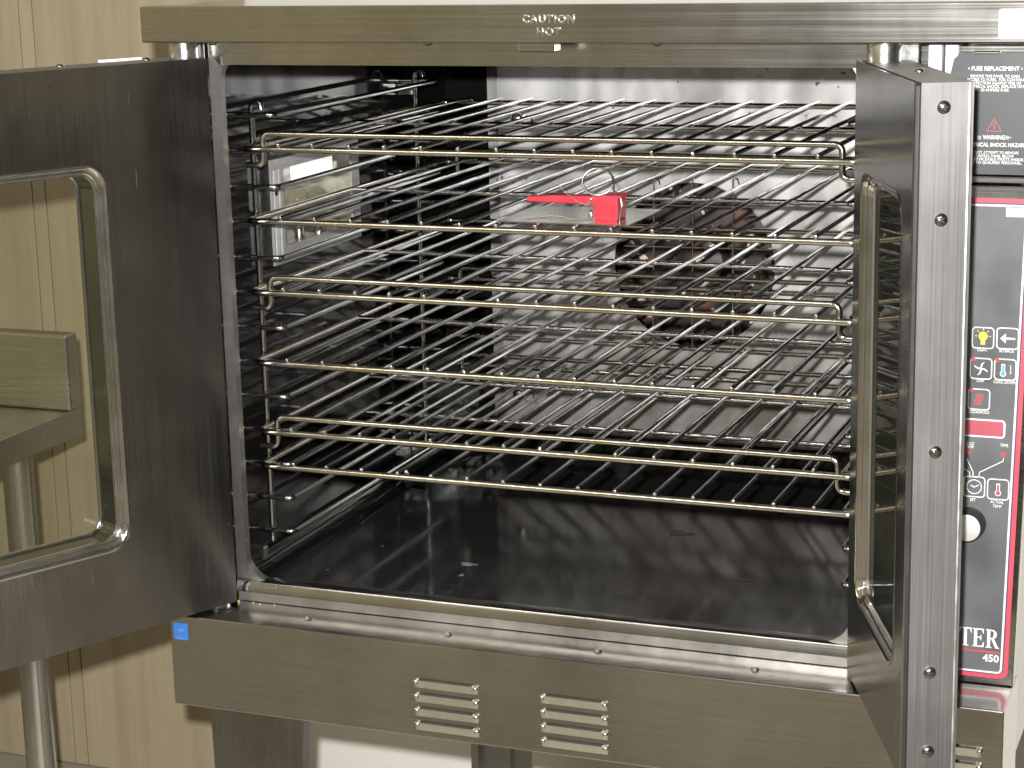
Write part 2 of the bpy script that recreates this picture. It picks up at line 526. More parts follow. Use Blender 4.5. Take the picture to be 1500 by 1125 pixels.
class Flat:
    """flat print in an XZ plane facing -Y; several colours in one mesh"""
    def __init__(s, y):
        s.y = y; s.bm = bmesh.new(); s.mats = []
    def mi(s, m):
        if m not in s.mats: s.mats.append(m)
        return s.mats.index(m)
    def poly(s, pts, m, lift=0.0):
        f = s.bm.faces.new([s.bm.verts.new((x, s.y - lift, z)) for x, z in pts]); f.material_index = s.mi(m)
    def stroke(s, pts, w, m, closed=False, lift=0.0):
        n = len(pts); L = []
        for i in range(n):
            a = pts[i - 1] if (i > 0 or closed) else pts[i]
            b = pts[(i + 1) % n] if (i < n - 1 or closed) else pts[i]
            dx, dz = b[0] - a[0], b[1] - a[1]; q = math.hypot(dx, dz) or 1
            ww = w[i] if isinstance(w, (list, tuple)) else w
            ox, oz = -dz / q * ww / 2, dx / q * ww / 2
            L.append((s.bm.verts.new((pts[i][0] + ox, s.y - lift, pts[i][1] + oz)), s.bm.verts.new((pts[i][0] - ox, s.y - lift, pts[i][1] - oz))))
        for i in range(n if closed else n - 1):
            A, B_ = L[i], L[(i + 1) % n]
            f = s.bm.faces.new((A[0], B_[0], B_[1], A[1])); f.material_index = s.mi(m)
    def disc(s, x, z, r, m, n=16, lift=0.0):
        s.poly([(x + r * math.cos(2 * math.pi * k / n), z + r * math.sin(2 * math.pi * k / n)) for k in range(n)], m, lift)
    def text(s, x, z, body, size, m, bold=0.0, align='LEFT', lift=0.0, fit=None):
        me = text_me(body, size, 0, bold, align)
        if fit:
            xs = [v.co.x for v in me.vertices]
            k = fit / (max(xs) - min(xs))
            for v in me.vertices: v.co.x *= k
        vs = [s.bm.verts.new((v.co.x + x, s.y - lift, v.co.z + z)) for v in me.vertices]
        for p in me.polygons:
            try:
                f = s.bm.faces.new([vs[i] for i in p.vertices]); f.material_index = s.mi(m)
            except ValueError:
                pass
        bpy.data.meshes.remove(me)
    def build(s, name, parent):
        for f in s.bm.faces:
            f.normal_update()
            if f.normal.y > 0: f.normal_flip()
        me = bpy.data.meshes.new(name); s.bm.to_mesh(me); s.bm.free()
        return link(name, me, s.mats, parent)

# ================================================================== SETTING
GZ = -0.78
YW = 1.0
fl = link('floor', box_me(-6, 7, -7, 1.3, GZ - 0.05, GZ), 'floor'); fl['kind'] = 'structure'
wall = link('wall', box_me(-0.512, 6, YW, YW + 0.1, GZ, 2.0), 'wall_white'); wall['kind'] = 'structure'
ww = link('wood_panel_wall', box_me(-6, -0.514, YW + 0.02, YW + 0.1, GZ, 2.0), 'dark_gap'); ww['kind'] = 'structure'
edges = [-6.0, -4.9, -3.7, -2.5, -1.45, -0.952, -0.9245, -0.515]
for a, b in zip(edges, edges[1:]):
    link('panel', box_me(a + 0.0011, b - 0.0011, YW, YW + 0.0195, GZ + 0.002, 1.998, 0.0006, 1), 'wood', ww)

# ================================================================== OVEN
OX, OY = 0.4075, 0.37
oven = thing('convection_oven', (OX, OY, GZ), 'stainless steel convection oven with both doors swung wide open', 'oven')
XL, XR_ = -0.063, 0.8805
YH = -0.060                   # hood front
YS = -0.073                   # skirt front
W0, W1 = 0.0, 0.712           # opening
WT = 0.5965                   # opening top

def opart(name, me, mat, parent=None):
    return link(name, me, mat, parent or oven)

# shell behind the front
opart('side_panel', box_me(XL + 0.006, XL + 0.012, 0.045, 0.82, -0.13, 0.618), 'steel_v')
opart('side_panel', box_me(XR_ - 0.012, XR_ - 0.006, 0.012, 0.82, -0.13, 0.618), 'steel_v')
opart('back_panel', box_me(XL + 0.013, XR_ - 0.013, 0.814, 0.82, -0.13, 0.618), 'steel_v')
opart('shell_front', holed_plate_me((XL + 0.013, XR_ - 0.013, -0.022, 0.618), rrect(-0.05, 0.765, -0.019, 0.611, 0.004), 0.040, 0.045), 'steel_h')
opart('bottom_panel', box_me(XL + 0.013, XR_ - 0.013, -0.03, 0.812, -0.128, -0.120), 'steel_h')
# top cover and hood fascia
hood = opart('hood_fascia', box_me(XL + 0.003, XR_ + 0.014, YH, YH + 0.045, 0.624, 0.6625, 0.0016, 2), 'steel_h')
opart('top_cover', box_me(XL + 0.003, XR_ + 0.014, YH + 0.0455, 0.83, 0.622, 0.6605, 0.001, 1), 'steel_h')
for k, (body, px, py) in enumerate((('CAUTION', 803.5, 33.3), ('HOT', 803.5, 52))):
    p = at(px, py, 1, YH)
    me = text_me(body, 0.0108, 0.0002, 0.00005, 'CENTER', 0.0006, 1.22)
    me.transform(Matrix.Translation((p.x, YH - 0.0006, p.z)))
    link('stamped_lettering', me, 'zinc', hood)
a, b = at(1464, 13, 1, YH), at(1464, 57, 1, YH)
link('label', prism_me(rrect(a.x, XR_ + 0.012, b.z, a.z, 0.0022, 3), YH - 0.0006, YH - 0.0001), 'label_white', hood)
a, b = at(762, 67, 1, -0.045), at(814, 76, 1, -0.045)
link('latch_bracket', box_me(a.x, b.x, -0.05, -0.03, b.z, 0.6238, 0.001, 1), 'steel_h', hood)
for px in (312, 627, 963):
    a = at(px, 69, 1, -0.03)
    link('rivet', lathe_me([(0.006, 0), (0.0055, -0.0025), (0.003, -0.0042), (0, -0.0046)], (a.x, -0.03, 0.6238), (0, 0, 1), 14), 'steel_h', hood)
# front frame with the rounded opening
frame = opart('front_frame', holed_plate_me((-0.0125, 0.731, -0.025, 0.6215), rrect(W0, W1, 0.0, WT + 0.012, 0.032, 8), 0.0, 0.011), 'steel_frame')
link('header_strip', prism_me([(-0.0085, 0.6205), (0.727, 0.6205), (0.727, WT), (0.003, WT), (-0.0085, WT + 0.012)], -0.0035, -0.0003), 'steel_h', frame)
# sill: folded lower lip, rail and screws on the ledge
def strip_me(x0, x1, prof, thick=0.0016):
    bm = bmesh.new()
    A = [bm.verts.new((x0, y, z)) for y, z in prof]; Bv = [bm.verts.new((x1, y, z)) for y, z in prof]
    for i in range(len(prof) - 1):
        bm.faces.new((A[i], Bv[i], Bv[i + 1], A[i + 1]))
    bmesh.ops.recalc_face_normals(bm, faces=bm.faces)
    bmesh.ops.solidify(bm, geom=bm.faces[:], thickness=thick)
    return finish(bm, 'strip', 35)
sill = opart('sill_lip', strip_me(-0.010, 0.728, [(0.012, 0.0012), (0.0005, 0.0015), (-0.0045, -0.0005), (-0.0075, -0.006), (-0.0080, -0.0125)]), 'steel_h')
opart('sill_rail', box_me(-0.0105, 0.7285, -0.0042, -0.0004, -0.0248, -0.0128, 0.0006, 1), 'steel_frame')
skirt = opart('skirt_panel', box_me(XL, XR_, YS, 0.030, -0.135, -0.0253, 0.0014, 2), 'steel_h')
for px, py in ((452, 906), (657, 929), (876, 954), (1106, 981)):
    p = at(px, py, 2, -0.0253)
    s = link('screw', lathe_me([(0.0046, 0), (0.0046, 0.0012), (0.0034, 0.0026), (0, 0.003)], (p.x, p.y, -0.0253), (0, 0, 1), 6, 20), 'zinc', skirt)
def louver_me(w, h, d):
    nx, nz = 26, 6
    bm = bmesh.new(); G = []
    for j in range(nz + 1):
        row = []
        t = j / nz
        for i in range(nx + 1):
            x = w * i / nx
            re = 0.0042
            e = 1.0
            if x < re: e = math.sqrt(max(0, 1 - ((re - x) / re) ** 2))
            if x > w - re: e = math.sqrt(max(0, 1 - ((x - w + re) / re) ** 2))
            prof = t ** 1.25
            row.append(bm.verts.new((x, -d * e * prof - 0.0002, h * t * 1.0)))
        G.append(row)
    G.append([bm.verts.new((w * i / nx, -0.0002, h * 1.06)) for i in range(nx + 1)])
    for j in range(nz + 1):
        for i in range(nx):
            fc = bm.faces.new((G[j][i], G[j][i + 1], G[j + 1][i + 1], G[j + 1][i]))
            if j == nz and 1 < i < nx - 2: fc.material_index = 1
    for xe in (0.0024, w - 0.0024):
        bmesh.ops.create_icosphere(bm, subdivisions=2, radius=0.0033, matrix=Matrix.Translation((xe, -0.0016, h - 0.0024)))
    return finish(bm, 'louver', 40)
LV = louver_me(0.0755, 0.0100, 0.0040)
LV.materials.append(M['louver']); LV.materials.append(M['dark_gap'])
for gx in (0.2440, 0.3926, 0.785):
    for k in range(4):
        o = link('louver', LV, 'steel_h', skirt)
        o.location = (gx, YS, -0.0770 - 0.0166 * k)
# blue sticker
sa, sb = at(254, 910, 1, YS), at(277, 940, 1, YS)
st = link('blue_sticker', prism_me(rrect(sa.x, sb.x - 0.0002, sb.z + 0.0015, sa.z - 0.001, 0.0022, 4), YS - 0.0006, YS - 0.0001), 'sticker_blue', skirt)
f = Flat(YS - 0.0008)
cx = (sa.x + sb.x) / 2
for dz, w in ((-0.0085, 0.0085), (-0.0105, 0.007), (-0.0195, 0.0095)):
    f.stroke([(cx - w / 2, sa.z + dz), (cx + w / 2, sa.z + dz)], 0.0011, 'sticker_print')
f.build('sticker_print', skirt)
# legs: folded sheet, wide at the top
def leg_me(x0, x1, y, depth, taper, sgn):
    bm = bmesh.new()
    top, bot = -0.1345, GZ
    pr_t = [(x0, y + depth), (x0, y), (x1, y), (x1, y + 0.018)]
    xm = 0.012
    pr_b = [(x0 + taper * 0.25, y + depth * 0.6), (x0 + taper * 0.25, y), (x1 - taper, y), (x1 - taper, y + 0.018)]
    A = [bm.verts.new((x, yy, top)) for x, yy in pr_t]; Bv = [bm.verts.new((x, yy, bot)) for x, yy in pr_b]
    for i in range(3):
        bm.faces.new((A[i], A[i + 1], Bv[i + 1], Bv[i]))
    bmesh.ops.recalc_face_normals(bm, faces=bm.faces)
    bmesh.ops.solidify(bm, geom=bm.faces[:], thickness=0.003)
    return finish(bm, 'leg', 35)
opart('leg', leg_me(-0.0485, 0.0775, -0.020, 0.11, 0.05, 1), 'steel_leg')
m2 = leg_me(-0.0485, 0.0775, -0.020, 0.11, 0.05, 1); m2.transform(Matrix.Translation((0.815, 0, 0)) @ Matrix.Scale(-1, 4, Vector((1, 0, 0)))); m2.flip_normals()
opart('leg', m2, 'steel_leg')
def rear_leg_me(x0):
    prof = [(x0, 0.80), (x0, 0.725), (x0 + 0.012, 0.725), (x0 + 0.012, 0.74), (x0 + 0.040, 0.74), (x0 + 0.040, 0.732), (x0 + 0.054, 0.732), (x0 + 0.054, 0.726), (x0 + 0.066, 0.726), (x0 + 0.066, 0.735), (x0 + 0.098, 0.735)]
    bm = bmesh.new()
    A = [bm.verts.new((x, y, -0.121)) for x, y in prof]; Bv = [bm.verts.new((x * 0.98, y, GZ)) for x, y in prof]
    for i in range(len(prof) - 1):
        bm.faces.new((A[i], A[i + 1], Bv[i + 1], Bv[i]))
    bmesh.ops.recalc_face_normals(bm, faces=bm.faces)
    bmesh.ops.solidify(bm, geom=bm.faces[:], thickness=0.002)
    return finish(bm, 'leg', 30)
rx = at(690, 1100, 1, 0.726).x
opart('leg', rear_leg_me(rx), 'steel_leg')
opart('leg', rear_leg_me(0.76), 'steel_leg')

# ---------------------------------------------------------------- cavity
CF, CT = -0.018, 0.612
CL, CR = -0.030, 0.742
CB = 0.70
opart('cavity_floor', box_me(CL, CR, 0.0115, CB, CF - 0.004, CF), 'enamel_floor')
M['grease'] = plain('burnt_grease', (0.045, 0.030, 0.026), 0.6, var=0.3, scale=80)
M['ash'] = plain('pale_residue', (0.20, 0.20, 0.20), 0.6, var=0.3, scale=80)
cfl = bpy.data.objects['cavity_floor']
for px, py, rx_, ry_, m_ in ((997, 781, 0.015, 0.010, 'grease'), (686, 827, 0.010, 0.006, 'ash'), (676, 843, 0.003, 0.004, 'ash'), (820, 860, 0.003, 0.002, 'grease'), (1090, 850, 0.006, 0.004, 'grease'), (560, 800, 0.002, 0.002, 'ash'), (480, 835, 0.002, 0.0015, 'ash'), (905, 870, 0.0015, 0.0012, 'ash'), (1150, 905, 0.004, 0.003, 'grease')):
    p = at(px, py, 2, CF)
    ph = random.uniform(0, 6)
    out_ = [(p.x + rx_ * math.cos(t_) * (1 + 0.28 * math.sin(3 * t_ + ph) + 0.15 * math.sin(7 * t_ + 2 * ph)), p.y + ry_ * math.sin(t_) * (1 + 0.28 * math.sin(3 * t_ + ph) + 0.15 * math.sin(5 * t_))) for t_ in [k_ * 2 * math.pi / 28 for k_ in range(28)]]
    bm = bmesh.new()
    bm.faces.new([bm.verts.new((x_, y_, CF + 0.0004)) for x_, y_ in out_])
    link('residue_spot', finish(bm, 'spot'), m_, cfl)
opart('cavity_ceiling', box_me(CL, CR, 0.0115, CB, CT, CT + 0.004), 'enamel')
_a, _b = at(404, 390, 0, CL + 0.0155), at(524, 203, 0, CL + 0.0155)
lamp_y0, lamp_y1, lamp_z0, lamp_z1 = _a.y, _b.y, _a.z, _b.z
wall_me = holed_plate_me((0.0115, CB, CF - 0.004, CT + 0.004), rrect(lamp_y0 + 0.0005, lamp_y1 - 0.0005, lamp_z0 + 0.0005, lamp_z1 - 0.0005, 0.002, 2), 0.0, 0.0037)
wall_me.transform(Matrix.Translation((CL - 0.0003, 0, 0)) @ Matrix.Rotation(R(90), 4, 'Z'))
lw = opart('cavity_wall', wall_me, 'enamel')
rw = opart('cavity_wall', box_me(CR + 0.0003, CR + 0.004, 0.0115, CB, CF - 0.004, CT + 0.004), 'enamel')
opart('cavity_back', box_me(CL, CR, CB + 0.0003, CB + 0.004, CF - 0.004, CT + 0.004), 'enamel')
def cove_me(x, z, sx, sz, r, y0, y1):
    bm = bmesh.new(); A, Bv = [], []
    n = 8
    for k in range(n + 1):
        a = math.pi / 2 * k / n
        xx, zz = x + sx * r * (1 - math.sin(a)), z + sz * r * (1 - math.cos(a))
        A.append(bm.verts.new((xx, y0, zz))); Bv.append(bm.verts.new((xx, y1, zz)))
    for k in range(n):
        bm.faces.new((A[k], A[k + 1], Bv[k + 1], Bv[k]))
    bmesh.ops.recalc_face_normals(bm, faces=bm.faces)
    return finish(bm, 'cove', 60)
opart('floor_cove', cove_me(CL + 0.0005, CF + 0.0005, 1, 1, 0.030, 0.012, CB - 0.001), 'enamel')
opart('floor_cove', cove_me(CR - 0.0005, CF + 0.0005, -1, 1, 0.030, 0.012, CB - 0.001), 'enamel')
opart('ceiling_cove', cove_me(CL + 0.0005, CT - 0.0005, 1, -1, 0.022, 0.012, CB - 0.001), 'enamel')

# baffle with the fan opening
FC = at(1016, 389, 1, 0.63); FRAD = 0.113
bx0 = at(731, 200, 1, 0.63).x
hole = [(FC.x + FRAD * math.cos(2 * math.pi * k / 40), FC.z + FRAD * math.sin(2 * math.pi * k / 40)) for k in range(40)]
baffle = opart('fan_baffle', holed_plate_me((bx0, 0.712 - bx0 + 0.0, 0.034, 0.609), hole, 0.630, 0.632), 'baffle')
for sx, x in ((-1, bx0), (1, 0.712 - bx0)):
    bm = bmesh.new()
    pr = [(x, 0.6302), (x + sx * 0.0010, 0.6285), (x + sx * 0.0030, 0.6295), (x + sx * 0.0175, 0.6335), (x + sx * 0.0180, 0.66)]
    A = [bm.verts.new((px_, py_, 0.036)) for px_, py_ in pr]; Bv = [bm.verts.new((px_, py_, 0.607)) for px_, py_ in pr]
    for i in range(len(pr) - 1):
        bm.faces.new((A[i], A[i + 1], Bv[i + 1], Bv[i]))
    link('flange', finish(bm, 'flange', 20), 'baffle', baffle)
for px, py in ((757, 174), (760, 578)):
    p = at(px, py, 1, 0.625)
    link('thumb_screw', lathe_me([(0.0095, 0), (0.0095, -0.003), (0.0085, -0.0065), (0.005, -0.009), (0, -0.010)], (p.x, 0.6298, p.z), (0, 1, 0), 18), 'zinc', baffle)
    f = Flat(0.6292)
    f.disc(p.x + 0.014, p.z - 0.004, 0.0085, 'dark_gap'); f.disc(p.x + 0.013, p.z - 0.003, 0.0066, 'baffle', lift=0.0005)
    f.build('keyhole_slot', baffle)
# fan guard wires
for px in (958, 1015, 1074):
    a, b_ = at(px, 262 if px != 1015 else 250, 1, 0.622), at(px - 1, 503 if px != 1015 else 512, 1, 0.622)
    link('guard_wire', tube_me(round_path([(a.x + 0.006, 0.630, a.z - 0.008), (a.x + 0.006, 0.624, a.z), (a.x, 0.622, a.z + 0.001), (b_.x, 0.622, b_.z), (b_.x, 0.630, b_.z)], 0.003), 0.0014, 8), 'chrome', baffle)
for py in (300, 361, 422):
    a, b_ = at(915, py - 1, 1, 0.6195), at(1138, py + 5, 1, 0.6195)
    link('guard_wire', tube_me([(a.x, 0.6195, a.z), (b_.x, 0.6195, b_.z)], 0.0012, 8), 'chrome', baffle)
# blower wheel
fan = opart('fan_wheel', lathe_me([(0.0, 0.690), (0.128, 0.690), (0.128, 0.682), (0.040, 0.676), (0.034, 0.654), (0.012, 0.648), (0, 0.647)], (FC.x, 0, FC.z), (0, 1, 0), 40), 'fan')
link('rim', lathe_me([(0.121, 0.640), (0.129, 0.640), (0.129, 0.645), (0.121, 0.645), (0.121, 0.640)], (FC.x, 0, FC.z), (0, 1, 0), 40, 40, False), 'fan', fan)
bl = box_me(0.086, 0.126, -0.0008, 0.0008, -0.021, 0.021); bl.materials.append(M['fan'])
for k in range(20):
    o = link('blade', bl, 'fan', fan)
    o.matrix_basis = Matrix.Translation((FC.x, 0.664, FC.z)) @ Matrix.Rotation(2 * math.pi * k / 20, 4, 'Y') @ Matrix.Translation((0.106, 0, 0)) @ Matrix.Rotation(R(35), 4, 'Y') @ Matrix.Translation((-0.106, 0, 0)) @ Matrix.Rotation(R(90), 4, 'X')

# interior lamp, recessed in the left wall behind a bright frame
LB, LF = CL - 0.0180, CL + 0.0125
lh = opart('lamp_housing', box_me(LB - 0.0015, LB, lamp_y0 + 0.002, lamp_y1 - 0.002, lamp_z0 + 0.002, lamp_z1 - 0.002), 'bright_steel')
fr_me = holed_plate_me((lamp_y0, lamp_y1, lamp_z0, lamp_z1), rrect(lamp_y0 + 0.030, lamp_y1 - 0.022, lamp_z0 + 0.020, lamp_z1 - 0.013, 0.004, 3), -0.003, 0.0)
fr_me.transform(Matrix.Translation((LF, 0, 0)) @ Matrix.Rotation(R(90), 4, 'Z'))
link('lamp_frame', fr_me, 'lamp_plate', lh)
link('lamp_glass', box_me(LF + 0.0006, LF + 0.0018, lamp_y0 + 0.031, lamp_y1 - 0.023, lamp_z0 + 0.021, lamp_z1 - 0.014), 'bulb', lh)
for yy in (lamp_y0, lamp_y1 - 0.002):
    link('lamp_side', box_me(LB, LF - 0.0002, yy, yy + 0.002, lamp_z0, lamp_z1), 'zinc', lh)
for zz in (lamp_z0, lamp_z1 - 0.002):
    link('lamp_side', box_me(LB, LF - 0.0002, lamp_y0 + 0.0021, lamp_y1 - 0.0021, zz, zz + 0.002), 'zinc', lh)
for pa_, pb_ in (((428, 268), (455, 222)), ((458, 262), (486, 221))):
    qa_, qb_ = at(*pa_, 0, LF - 0.004), at(*pb_, 0, LF - 0.004)
    link('glow_panel', box_me(LF - 0.0055, LF - 0.0040, qa_.y, qb_.y, qa_.z, qb_.z), 'lamp_glare', lh)  # glowing panels added behind the glass for the glare
for px_ in (437, 466):
    q_ = at(px_, 293, 0, CL)
    link('bulb', lathe_me([(0.004, -0.040), (0.006, -0.028), (0.0105, -0.018), (0.0150, -0.004), (0.0140, 0.008), (0.009, 0.0145), (0.004, 0.017), (0, 0.0175)], (CL - 0.0010, q_.y, q_.z), (0, 0, 1), 20, 60), 'bulb', lh)
    link('bulb_base', lathe_me([(0.0062, -0.050), (0.0062, -0.030), (0.0045, -0.027)], (CL - 0.0010, q_.y, q_.z), (0, 0, 1), 16), 'zinc', lh)
for dy_, w_ in ((0.003, 0.009), (0.016, 0.005)):
    link('clip', box_me(LF + 0.0032, LF + 0.0042, lamp_y0 + dy_, lamp_y0 + dy_ + w_, lamp_z0 + 0.010, lamp_z1 - 0.012, 0.0004, 1), 'bright_steel', lh)
link('screw', lathe_me([(0.0032, 0), (0.003, 0.001), (0.0015, 0.002), (0, 0.0022)], (LF + 0.0042, lamp_y0 + 0.0075, lamp_z1 - 0.040), (1, 0, 0), 12), 'screw', lh)

# rack guides with 13 rungs
Z0, PITCH = 0.5338, 0.041275
XRU, YB, YE = 0.0245, 0.0736, 0.548
def guide(mirror):
    sx = -1 if mirror else 1
    X = lambda x: (0.712 - x) if mirror else x
    g = None
    for y in (YB + 0.0075, YE - 0.0075):
        top = Z0 + 0.012
        pts = round_path([(X(-0.007), y, 0.022), (X(-0.007), y, top), (X(0.004), y, top + 0.003), (X(0.006), y, top - 0.006)], 0.006)
        o = link('rack_guide' if g is None else 'upright', tube_me(pts, 0.0036, 10), 'chrome', g or oven)
        g = g or o
    for k in range(13):
        z = Z0 - PITCH * k
        pts = round_path([(X(CL + 0.001), YB, z), (X(XRU), YB, z), (X(XRU), YE, z), (X(CL + 0.001), YE, z)], 0.008, 6)
        link('rung', tube_me(pts, 0.0034, 10), 'chrome', g)
    for y in (0.060, 0.545):
        link('bracket', box_me(min(X(CL), X(-0.006)), max(X(CL), X(-0.006)), y - 0.006, y + 0.006, 0.005, 0.021, 0.001, 1), 'zinc', g)
        if y > 0.3:
            link('bracket', box_me(min(X(CL), X(-0.010)), max(X(CL), X(-0.010)), y - 0.012, y + 0.012, 0.515, 0.531, 0.001, 1), 'zinc', g)
    return g
guide(False); guide(True)

# ---------------------------------------------------------------- doors
def build_door(label_side, H, th, L, win, sgn):
    """local x = from hinge to free edge, local y*sgn = towards the outside face"""
    d = Vector((-math.sin(th), -math.cos(th), 0)) if sgn < 0 else Vector((math.sin(th), -math.cos(th), 0))
    yv = Vector((-d.y, d.x, 0))
    mat = Matrix(((d.x, yv.x, 0, H[0]), (d.y, yv.y, 0, H[1]), (0, 0, 1, 0), (0, 0, 0, 1)))
    z0, z1 = -0.0205, 0.605
    def ys(a, b): return (min(sgn * a, sgn * b), max(sgn * a, sgn * b))
    wx0, wx1, wz0, wz1 = win
    rr = 0.026
    hole_o = rrect(wx0, wx1, wz0, wz1, rr, 8)
    y0, y1 = ys(0.0062, 0.0505)
    ins = 0.004
    dr = link('door', holed_plate_me((0, L, z0, z1), rrect(wx0 - 0.001, wx1 + 0.001, wz0 - 0.001, wz1 + 0.001, rr, 8), y0, y1), 'steel_edge', oven)
    dr.matrix_basis = mat
    y0, y1 = ys(0.0, 0.0016)
    link('door_liner', holed_plate_me((0, L, z0, z1), hole_o, y0, y1), 'steel_door', dr)
    y0, y1 = ys(0.0017, 0.0060)
    link('recess', holed_plate_me((0.004, L - 0.006, z0 + 0.003, z1 - 0.003), rrect(wx0 - 0.002, wx1 + 0.002, wz0 - 0.002, wz1 + 0.002, rr, 8), y0, y1), 'dark_gap', dr)
    # raised trim round the window, inner bead and outer pane frame
    def sweep(prof, name, m_):
        bm = bmesh.new()
        rings = [[bm.verts.new((x, sgn * dep, z)) for x, z in rrect(wx0 + i_, wx1 - i_, wz0 + i_, wz1 - i_, max(0.004, rr - i_ * 0.8), 10)] for i_, dep in prof]
        N_ = len(rings[0])
        for A, Bv in zip(rings, rings[1:]):
            for k in range(N_):
                bm.faces.new((A[k], A[(k + 1) % N_], Bv[(k + 1) % N_], Bv[k]))
        return link(name, finish(bm, name, 60), m_, dr)
    sweep([(-0.0016, -0.0002), (-0.0004, -0.0008), (0.0012, -0.0005), (0.0032, 0.0010), (0.0046, 0.0036), (0.0050, 0.0056)], 'window_trim', 'trim')
    sweep([(0.0048, 0.0058), (0.0056, 0.0046), (0.0072, 0.0044), (0.0084, 0.0054), (0.0088, 0.0080), (0.0094, 0.0074), (0.0104, 0.0075), (0.0110, 0.0096)], 'glass_bead', 'trim')
    sweep([(0.0100, 0.0125), (0.0100, 0.0440)], 'window_tunnel', 'tunnel')
    bm = bmesh.new()
    tube_bm(bm, [(x, sgn * 0.041, z) for x, z in rrect(wx0 + 0.0104, wx1 - 0.0104, wz0 + 0.0104, wz1 - 0.0104, rr - 0.007, 8)], 0.0026, 8, True)
    link('outer_bead', finish(bm, 'bead', 60), 'trim', dr)
    for yy in (0.0092, 0.043):
        ya, yb = ys(yy, yy + 0.0028)
        g = prism_me(rrect(wx0 + 0.0086, wx1 - 0.0086, wz0 + 0.0086, wz1 - 0.0086, rr - 0.007, 6), ya, yb)
        link('glass_pane', g, 'glass', dr)
    ty = sgn * (0.0505 - 0.0030)
    link('edge_roll', lathe_me([(0.0032, z0 + 0.001), (0.0032, z1 - 0.001)], (L - 0.0030, ty, 0), (0, 0, 1), 20, 60), 'roll', dr)
    def screw(loc, axis, r=0.0054):
        link('screw', lathe_me([(r, 0), (r * 0.97, r * 0.25), (r * 0.75, r * 0.52), (r * 0.4, r * 0.66), (0, r * 0.7)], loc, axis, 18), 'screw', dr)
        if axis[0] == 1:
            x_, y_, z_ = loc
            w_, k_ = r * 0.11, r * 0.52
            prof = [(-w_, k_), (w_, k_), (w_, w_), (k_, w_), (k_, -w_), (w_, -w_), (w_, -k_), (-w_, -k_), (-w_, -w_), (-k_, -w_), (-k_, w_), (-w_, w_)]
            a_ = random.uniform(0, 1.5)
            prof = [(p[0] * math.cos(a_) - p[1] * math.sin(a_), p[0] * math.sin(a_) + p[1] * math.cos(a_)) for p in prof]
            me = prism_me(prof, -r * 0.72, -r * 0.5)
            me.transform(Matrix.Translation(loc) @ Matrix.Rotation(R(90), 4, 'Z'))
            link('screw_slot', me, 'dark_gap', dr)
    return dr, screw, ys

HL = (-0.0029, -0.0209); HR = (0.7126, -0.0191)
dl, scr, ys = build_door('left', HL, 0.4438, 0.439, (0.1375, 0.392, 0.079, 0.5025), -1)
for u in (0.054, 0.161, 0.33):
    scr((u, -0.036, 0.605), (0, 0, 1), 0.0045)
link('white_strip', box_me(0.050, 0.100, -0.0600, -0.0512, 0.6035, 0.6075), 'label_white', dl)
dr_, scr, ys = build_door('right', HR, 0.3848, 0.2726, (0.0360, 0.2330, 0.067, 0.5045), 1)
for u, v in ((0.032, 0.029), (0.150, 0.030)):
    scr((u, v, 0.605), (0, 0, 1), 0.0048)
for z in (0.5845, 0.4892, 0.285, 0.0807, 0.005):
    scr((0.2726, 0.0252, z), (1, 0, 0), 0.0058)
# hinges
for px, py in ((270, 85), (1295, 91)):
    p = at(px, py, 2, 0.605)
    h = opart('hinge', lathe_me([(0.0165, 0.6052), (0.0165, 0.6225), (0.016, 0.6238)], (p.x, p.y, 0), (0, 0, 1), 28), 'zinc')
    opart('hinge', lathe_me([(0.0165, -0.0252), (0.0165, -0.0212), (0.016, -0.0208)], (p.x, p.y, 0), (0, 0, 1), 28), 'zinc')
p = at(1335, 78, 1, -0.01)
opart('hinge_plate', box_me(0.7335, 0.7715, -0.008, 0.0, 0.596, 0.6238, 0.001, 1), 'zinc')
opart('hinge_plate', box_me(-0.0385, -0.0150, -0.006, 0.008, 0.603, 0.6238, 0.001, 1), 'steel_h')

# ---------------------------------------------------------------- control panel
YP = -0.006
pp = lambda px, py: (lambda v: (v.x, v.z))(at(px, py, 1, YP - 0.002))
def lean(z):                                            # the keypad panel sits slightly askew on the cabinet
    return 0.0105 * (z + 0.02) / 0.5
cp = opart('control_panel', prism_me([(0.733, -0.0245), (XR_ - 0.001, -0.0245), (XR_ - 0.001 + lean(0.485), 0.485), (0.733, 0.485)], YP, 0.011, 0.001), 'steel_h')
opart('panel_strip', box_me(0.733, XR_ + 0.009, YP + 0.0006, 0.0105, 0.4872, 0.4945, 0.0008, 1), 'steel_h')
for xa, xb in ((at(1359, 85, 1, YP).x, at(1379, 85, 1, YP).x), (at(1384, 85, 1, YP).x, at(1403, 85, 1, YP).x)):
    opart('glare_strip', box_me(xa, xb, YP + 0.0012, 0.0105, 0.4955, 0.6205, 0.002, 2), 'glare_white')  # white strips stand in for flash glare on polished edges
fz0, fz1 = 0.4962, at(1420, 77, 1, YP).z
fx0 = at(1394, 120, 1, YP).x
M['panel_grey'] = plain('dark_grey_panel', (0.030, 0.031, 0.034), 0.42, var=0.10, scale=18)
M['overlay'] = plain('overlay_grey', (0.082, 0.083, 0.088), 0.42, var=0.22, scale=16)
fuse = opart('fuse_cover', prism_me([(fx0 - 0.003, fz0), (XR_ + 0.008, fz0), (XR_ + 0.008, fz1), (fx0 + 0.008, fz1), (fx0 + 0.002, fz1 - 0.006), (fx0 - 0.003, fz1 - 0.03)], YP - 0.003, YP + 0.001), 'panel_grey')
a, b_ = at(1427, 74, 1, YP - 0.01), at(1465, 79, 1, YP - 0.01)
link('clip', box_me(a.x, b_.x, YP - 0.012, YP - 0.002, b_.z, b_.z + 0.0025, 0.0005, 1), 'steel_h', fuse)
